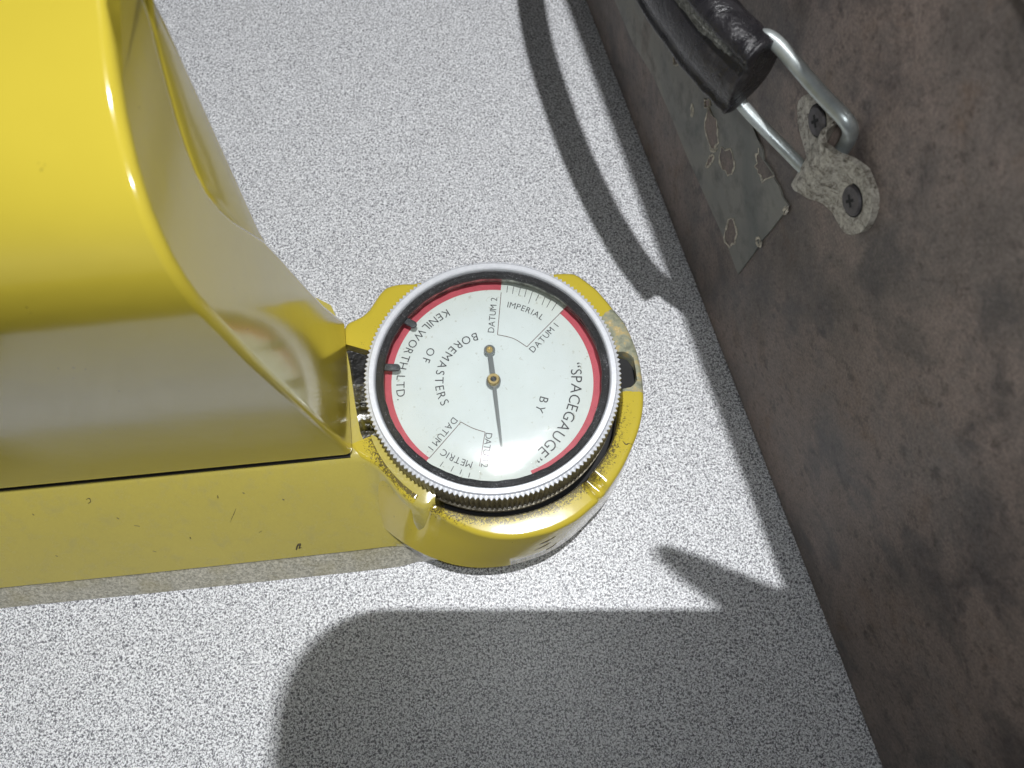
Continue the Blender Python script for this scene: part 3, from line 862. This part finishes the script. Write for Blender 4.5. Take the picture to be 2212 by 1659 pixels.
# pointer
hub = P(*Z1(937, 855), 34.0); tip = P(*Z1(1000, 1365), 32.8); tail = P(*Z1(912, 664), 34.0); hub.z = tip.z = tail.z = 0
def pointer():
    d = (tip-hub).normalized(); n_ = Vector((-d.y, d.x, 0)); L = (tip-hub).length; d2 = (tail-hub).normalized(); n2 = Vector((-d2.y, d2.x, 0)); L2 = (tail-hub).length
    out = [hub+n2*.62+d2*1.6, tail+n2*.55-d2*1.0]
    a0 = atan2(n2.y, n2.x)
    tr = 1.35
    out += [tail+tr*(d2*cos(q)+n2*sin(q)) for q in [2.3-4.6*i/18 for i in range(19)]]
    out += [tail-n2*.55-d2*1.0, hub-n2*.62+d2*1.6]
    # round hub boss
    s = atan2((-n2*.62+d2*1.6).y, (-n2*.62+d2*1.6).x); hr = 1.72
    e1 = atan2((n_*.46+d*1.9).y, (n_*.46+d*1.9).x)
    while e1 > s: e1 -= 2*pi
    out += [hub+Vector((cos(q), sin(q), 0))*hr for q in [s+(e1-s)*i/8 for i in range(9)]]
    out += [hub+d*2.6+n_*.46, hub+d*L*.5+n_*.36, tip+n_*.10, tip-n_*.10, hub+d*L*.5-n_*.36, hub+d*2.6-n_*.46]
    e2 = atan2((-n_*.46+d*1.9).y, (-n_*.46+d*1.9).x); s2 = atan2((n2*.62+d2*1.6).y, (n2*.62+d2*1.6).x)
    while s2 > e2: s2 -= 2*pi
    out += [hub+Vector((cos(q), sin(q), 0))*hr for q in [e2+(s2-e2)*i/8 for i in range(9)]]
    lo_ = [Vector((p.x, p.y, 32.6)) for p in out]; hi_ = [Vector((p.x, p.y, 32.9)) for p in out]
    return loft([lo_, hi_])
V, F = pointer()
# drop the arm towards its tip a little, as on the real dial
pt = child('pointer', V, F, POINTER, back); ORG[pt.name] = GO
child('hub_cap', *lathe([(1.45, 32.6), (1.45, 33.8), (1.25, 34.0), (.75, 34.0), (.6, 33.7), (.01, 33.7)], (hub.x, hub.y), 32), BRASS, pt, smooth=False)
child('hub_pin', *lathe([(.72, 33.5), (.72, 33.75), (.3, 33.95), (.01, 33.95)], (hub.x, hub.y), 20), TAB, pt)
child('tail_rivet', *lathe([(.82, 32.8), (.82, 33.25), (.68, 33.35), (.42, 33.35), (.40, 33.0), (.01, 33.0)], (tail.x, tail.y), 24), BRASS, pt)
# limit markers
def marker(a, b, w=1.75):
    p = P(*Z1(*a), 34.2); q = P(*Z1(*b), 33.6); d = (q-p); d.z = 0; d.normalize(); n_ = Vector((-d.y, d.x, 0)); r = w/2
    rim = (Vector((CX, CY, 0))-Vector((p.x, p.y, 0))); p = p-d*1.2
    out = [p-n_*r]+[q-d*r+(n_*sin(k)+d*cos(k))*r for k in [-pi/2+pi*i/10 for i in range(11)]]+[p+n_*r]
    o = child('limit_marker', *loft([[Vector((v.x, v.y, 33.0)) for v in out], [Vector((v.x, v.y, 33.9)) for v in out]]), TAB, back)
    bevel(o, .25, 2, 50)
marker((372, 478), (457, 527)); marker((240, 776), (357, 786))

# ------------------------------------------------------------------ photographer's phone and hand above the table (they cast the large soft-cornered shadow)
def rounded(x0, x1, y0, y1, r, z, n=8):
    pts = []
    r0 = r
    for sx_, sy_, a in ((x1, y1, 0), (x0, y1, pi/2), (x0, y0, pi), (x1, y0, 3*pi/2)):
        r = r0*1.45 if a == pi/2 else r0
        cx_ = sx_-r if sx_ == x1 else sx_+r; cy_ = sy_-r if sy_ == y1 else sy_+r
        pts += [Vector((cx_+r*cos(a+pi/2*i/n), cy_+r*sin(a+pi/2*i/n), z)) for i in range(n+1)]
    return pts
ph = thing('smartphone', 'dark smartphone held flat above the table taking the picture', 'phone', (49, 1, 204))
PX0, PX1, PY0, PY1 = -34, 113, -56, 22.2
V, F = loft([rounded(PX0+.8, PX1-.8, PY0+.8, PY1-.8, 12, 203), rounded(PX0, PX1, PY0, PY1, 13, 204), rounded(PX0, PX1, PY0, PY1, 13, 210), rounded(PX0+.8, PX1-.8, PY0+.8, PY1-.8, 12, 211)])
child('phone_body', V, F, PHONE, ph)
def limb(path, rad): return tube(catmull(path, 5), [r for i in range(len(path)-1) for r in [rad[i]+(rad[i+1]-rad[i])*k/5 for k in range(5)]]+[rad[-1]], 14)
fing = [limb([(122, 21, 206), (97, 36, 202), (77, 47.5, 200), (66, 54, 200), (62.5, 56, 200.5)], [10.5, 7.6, 4.4, 2.6, 1.4]),
        limb([(170, 40, 222), (150, 45, 220), (130, 34, 216), (116, 30, 208)], [9, 8.5, 7.5, 7]),
        limb([(172, 15, 222), (150, 15, 221), (128, 14, 218), (110, 13, 214)], [9, 8, 7, 5]),
        limb([(172, -5, 222), (150, -6, 221), (130, -7, 218), (114, -8, 214)], [9, 8, 7, 5]),
        limb([(172, -20, 222), (152, -24, 221), (134, -26, 218), (120, -27, 214)], [8, 7, 6, 4.5]),
        limb([(225, 60, 236), (200, 30, 230), (178, 10, 226), (165, 5, 222)], [30, 30, 28, 18])]
hd = child
fv, ff = join(fing); fv = [Vector(v)+Vector((-24.5, -22, 0)) for v in fv]
person = obj('person', fv, ff, SKIN, None, smooth=True)
person['label'] = 'hand holding the smartphone, index finger along its edge'; person['category'] = 'person'
rm = person.modifiers.new('remesh', 'REMESH'); rm.mode = 'VOXEL'; rm.voxel_size = .0016; rm.use_smooth_shade = True
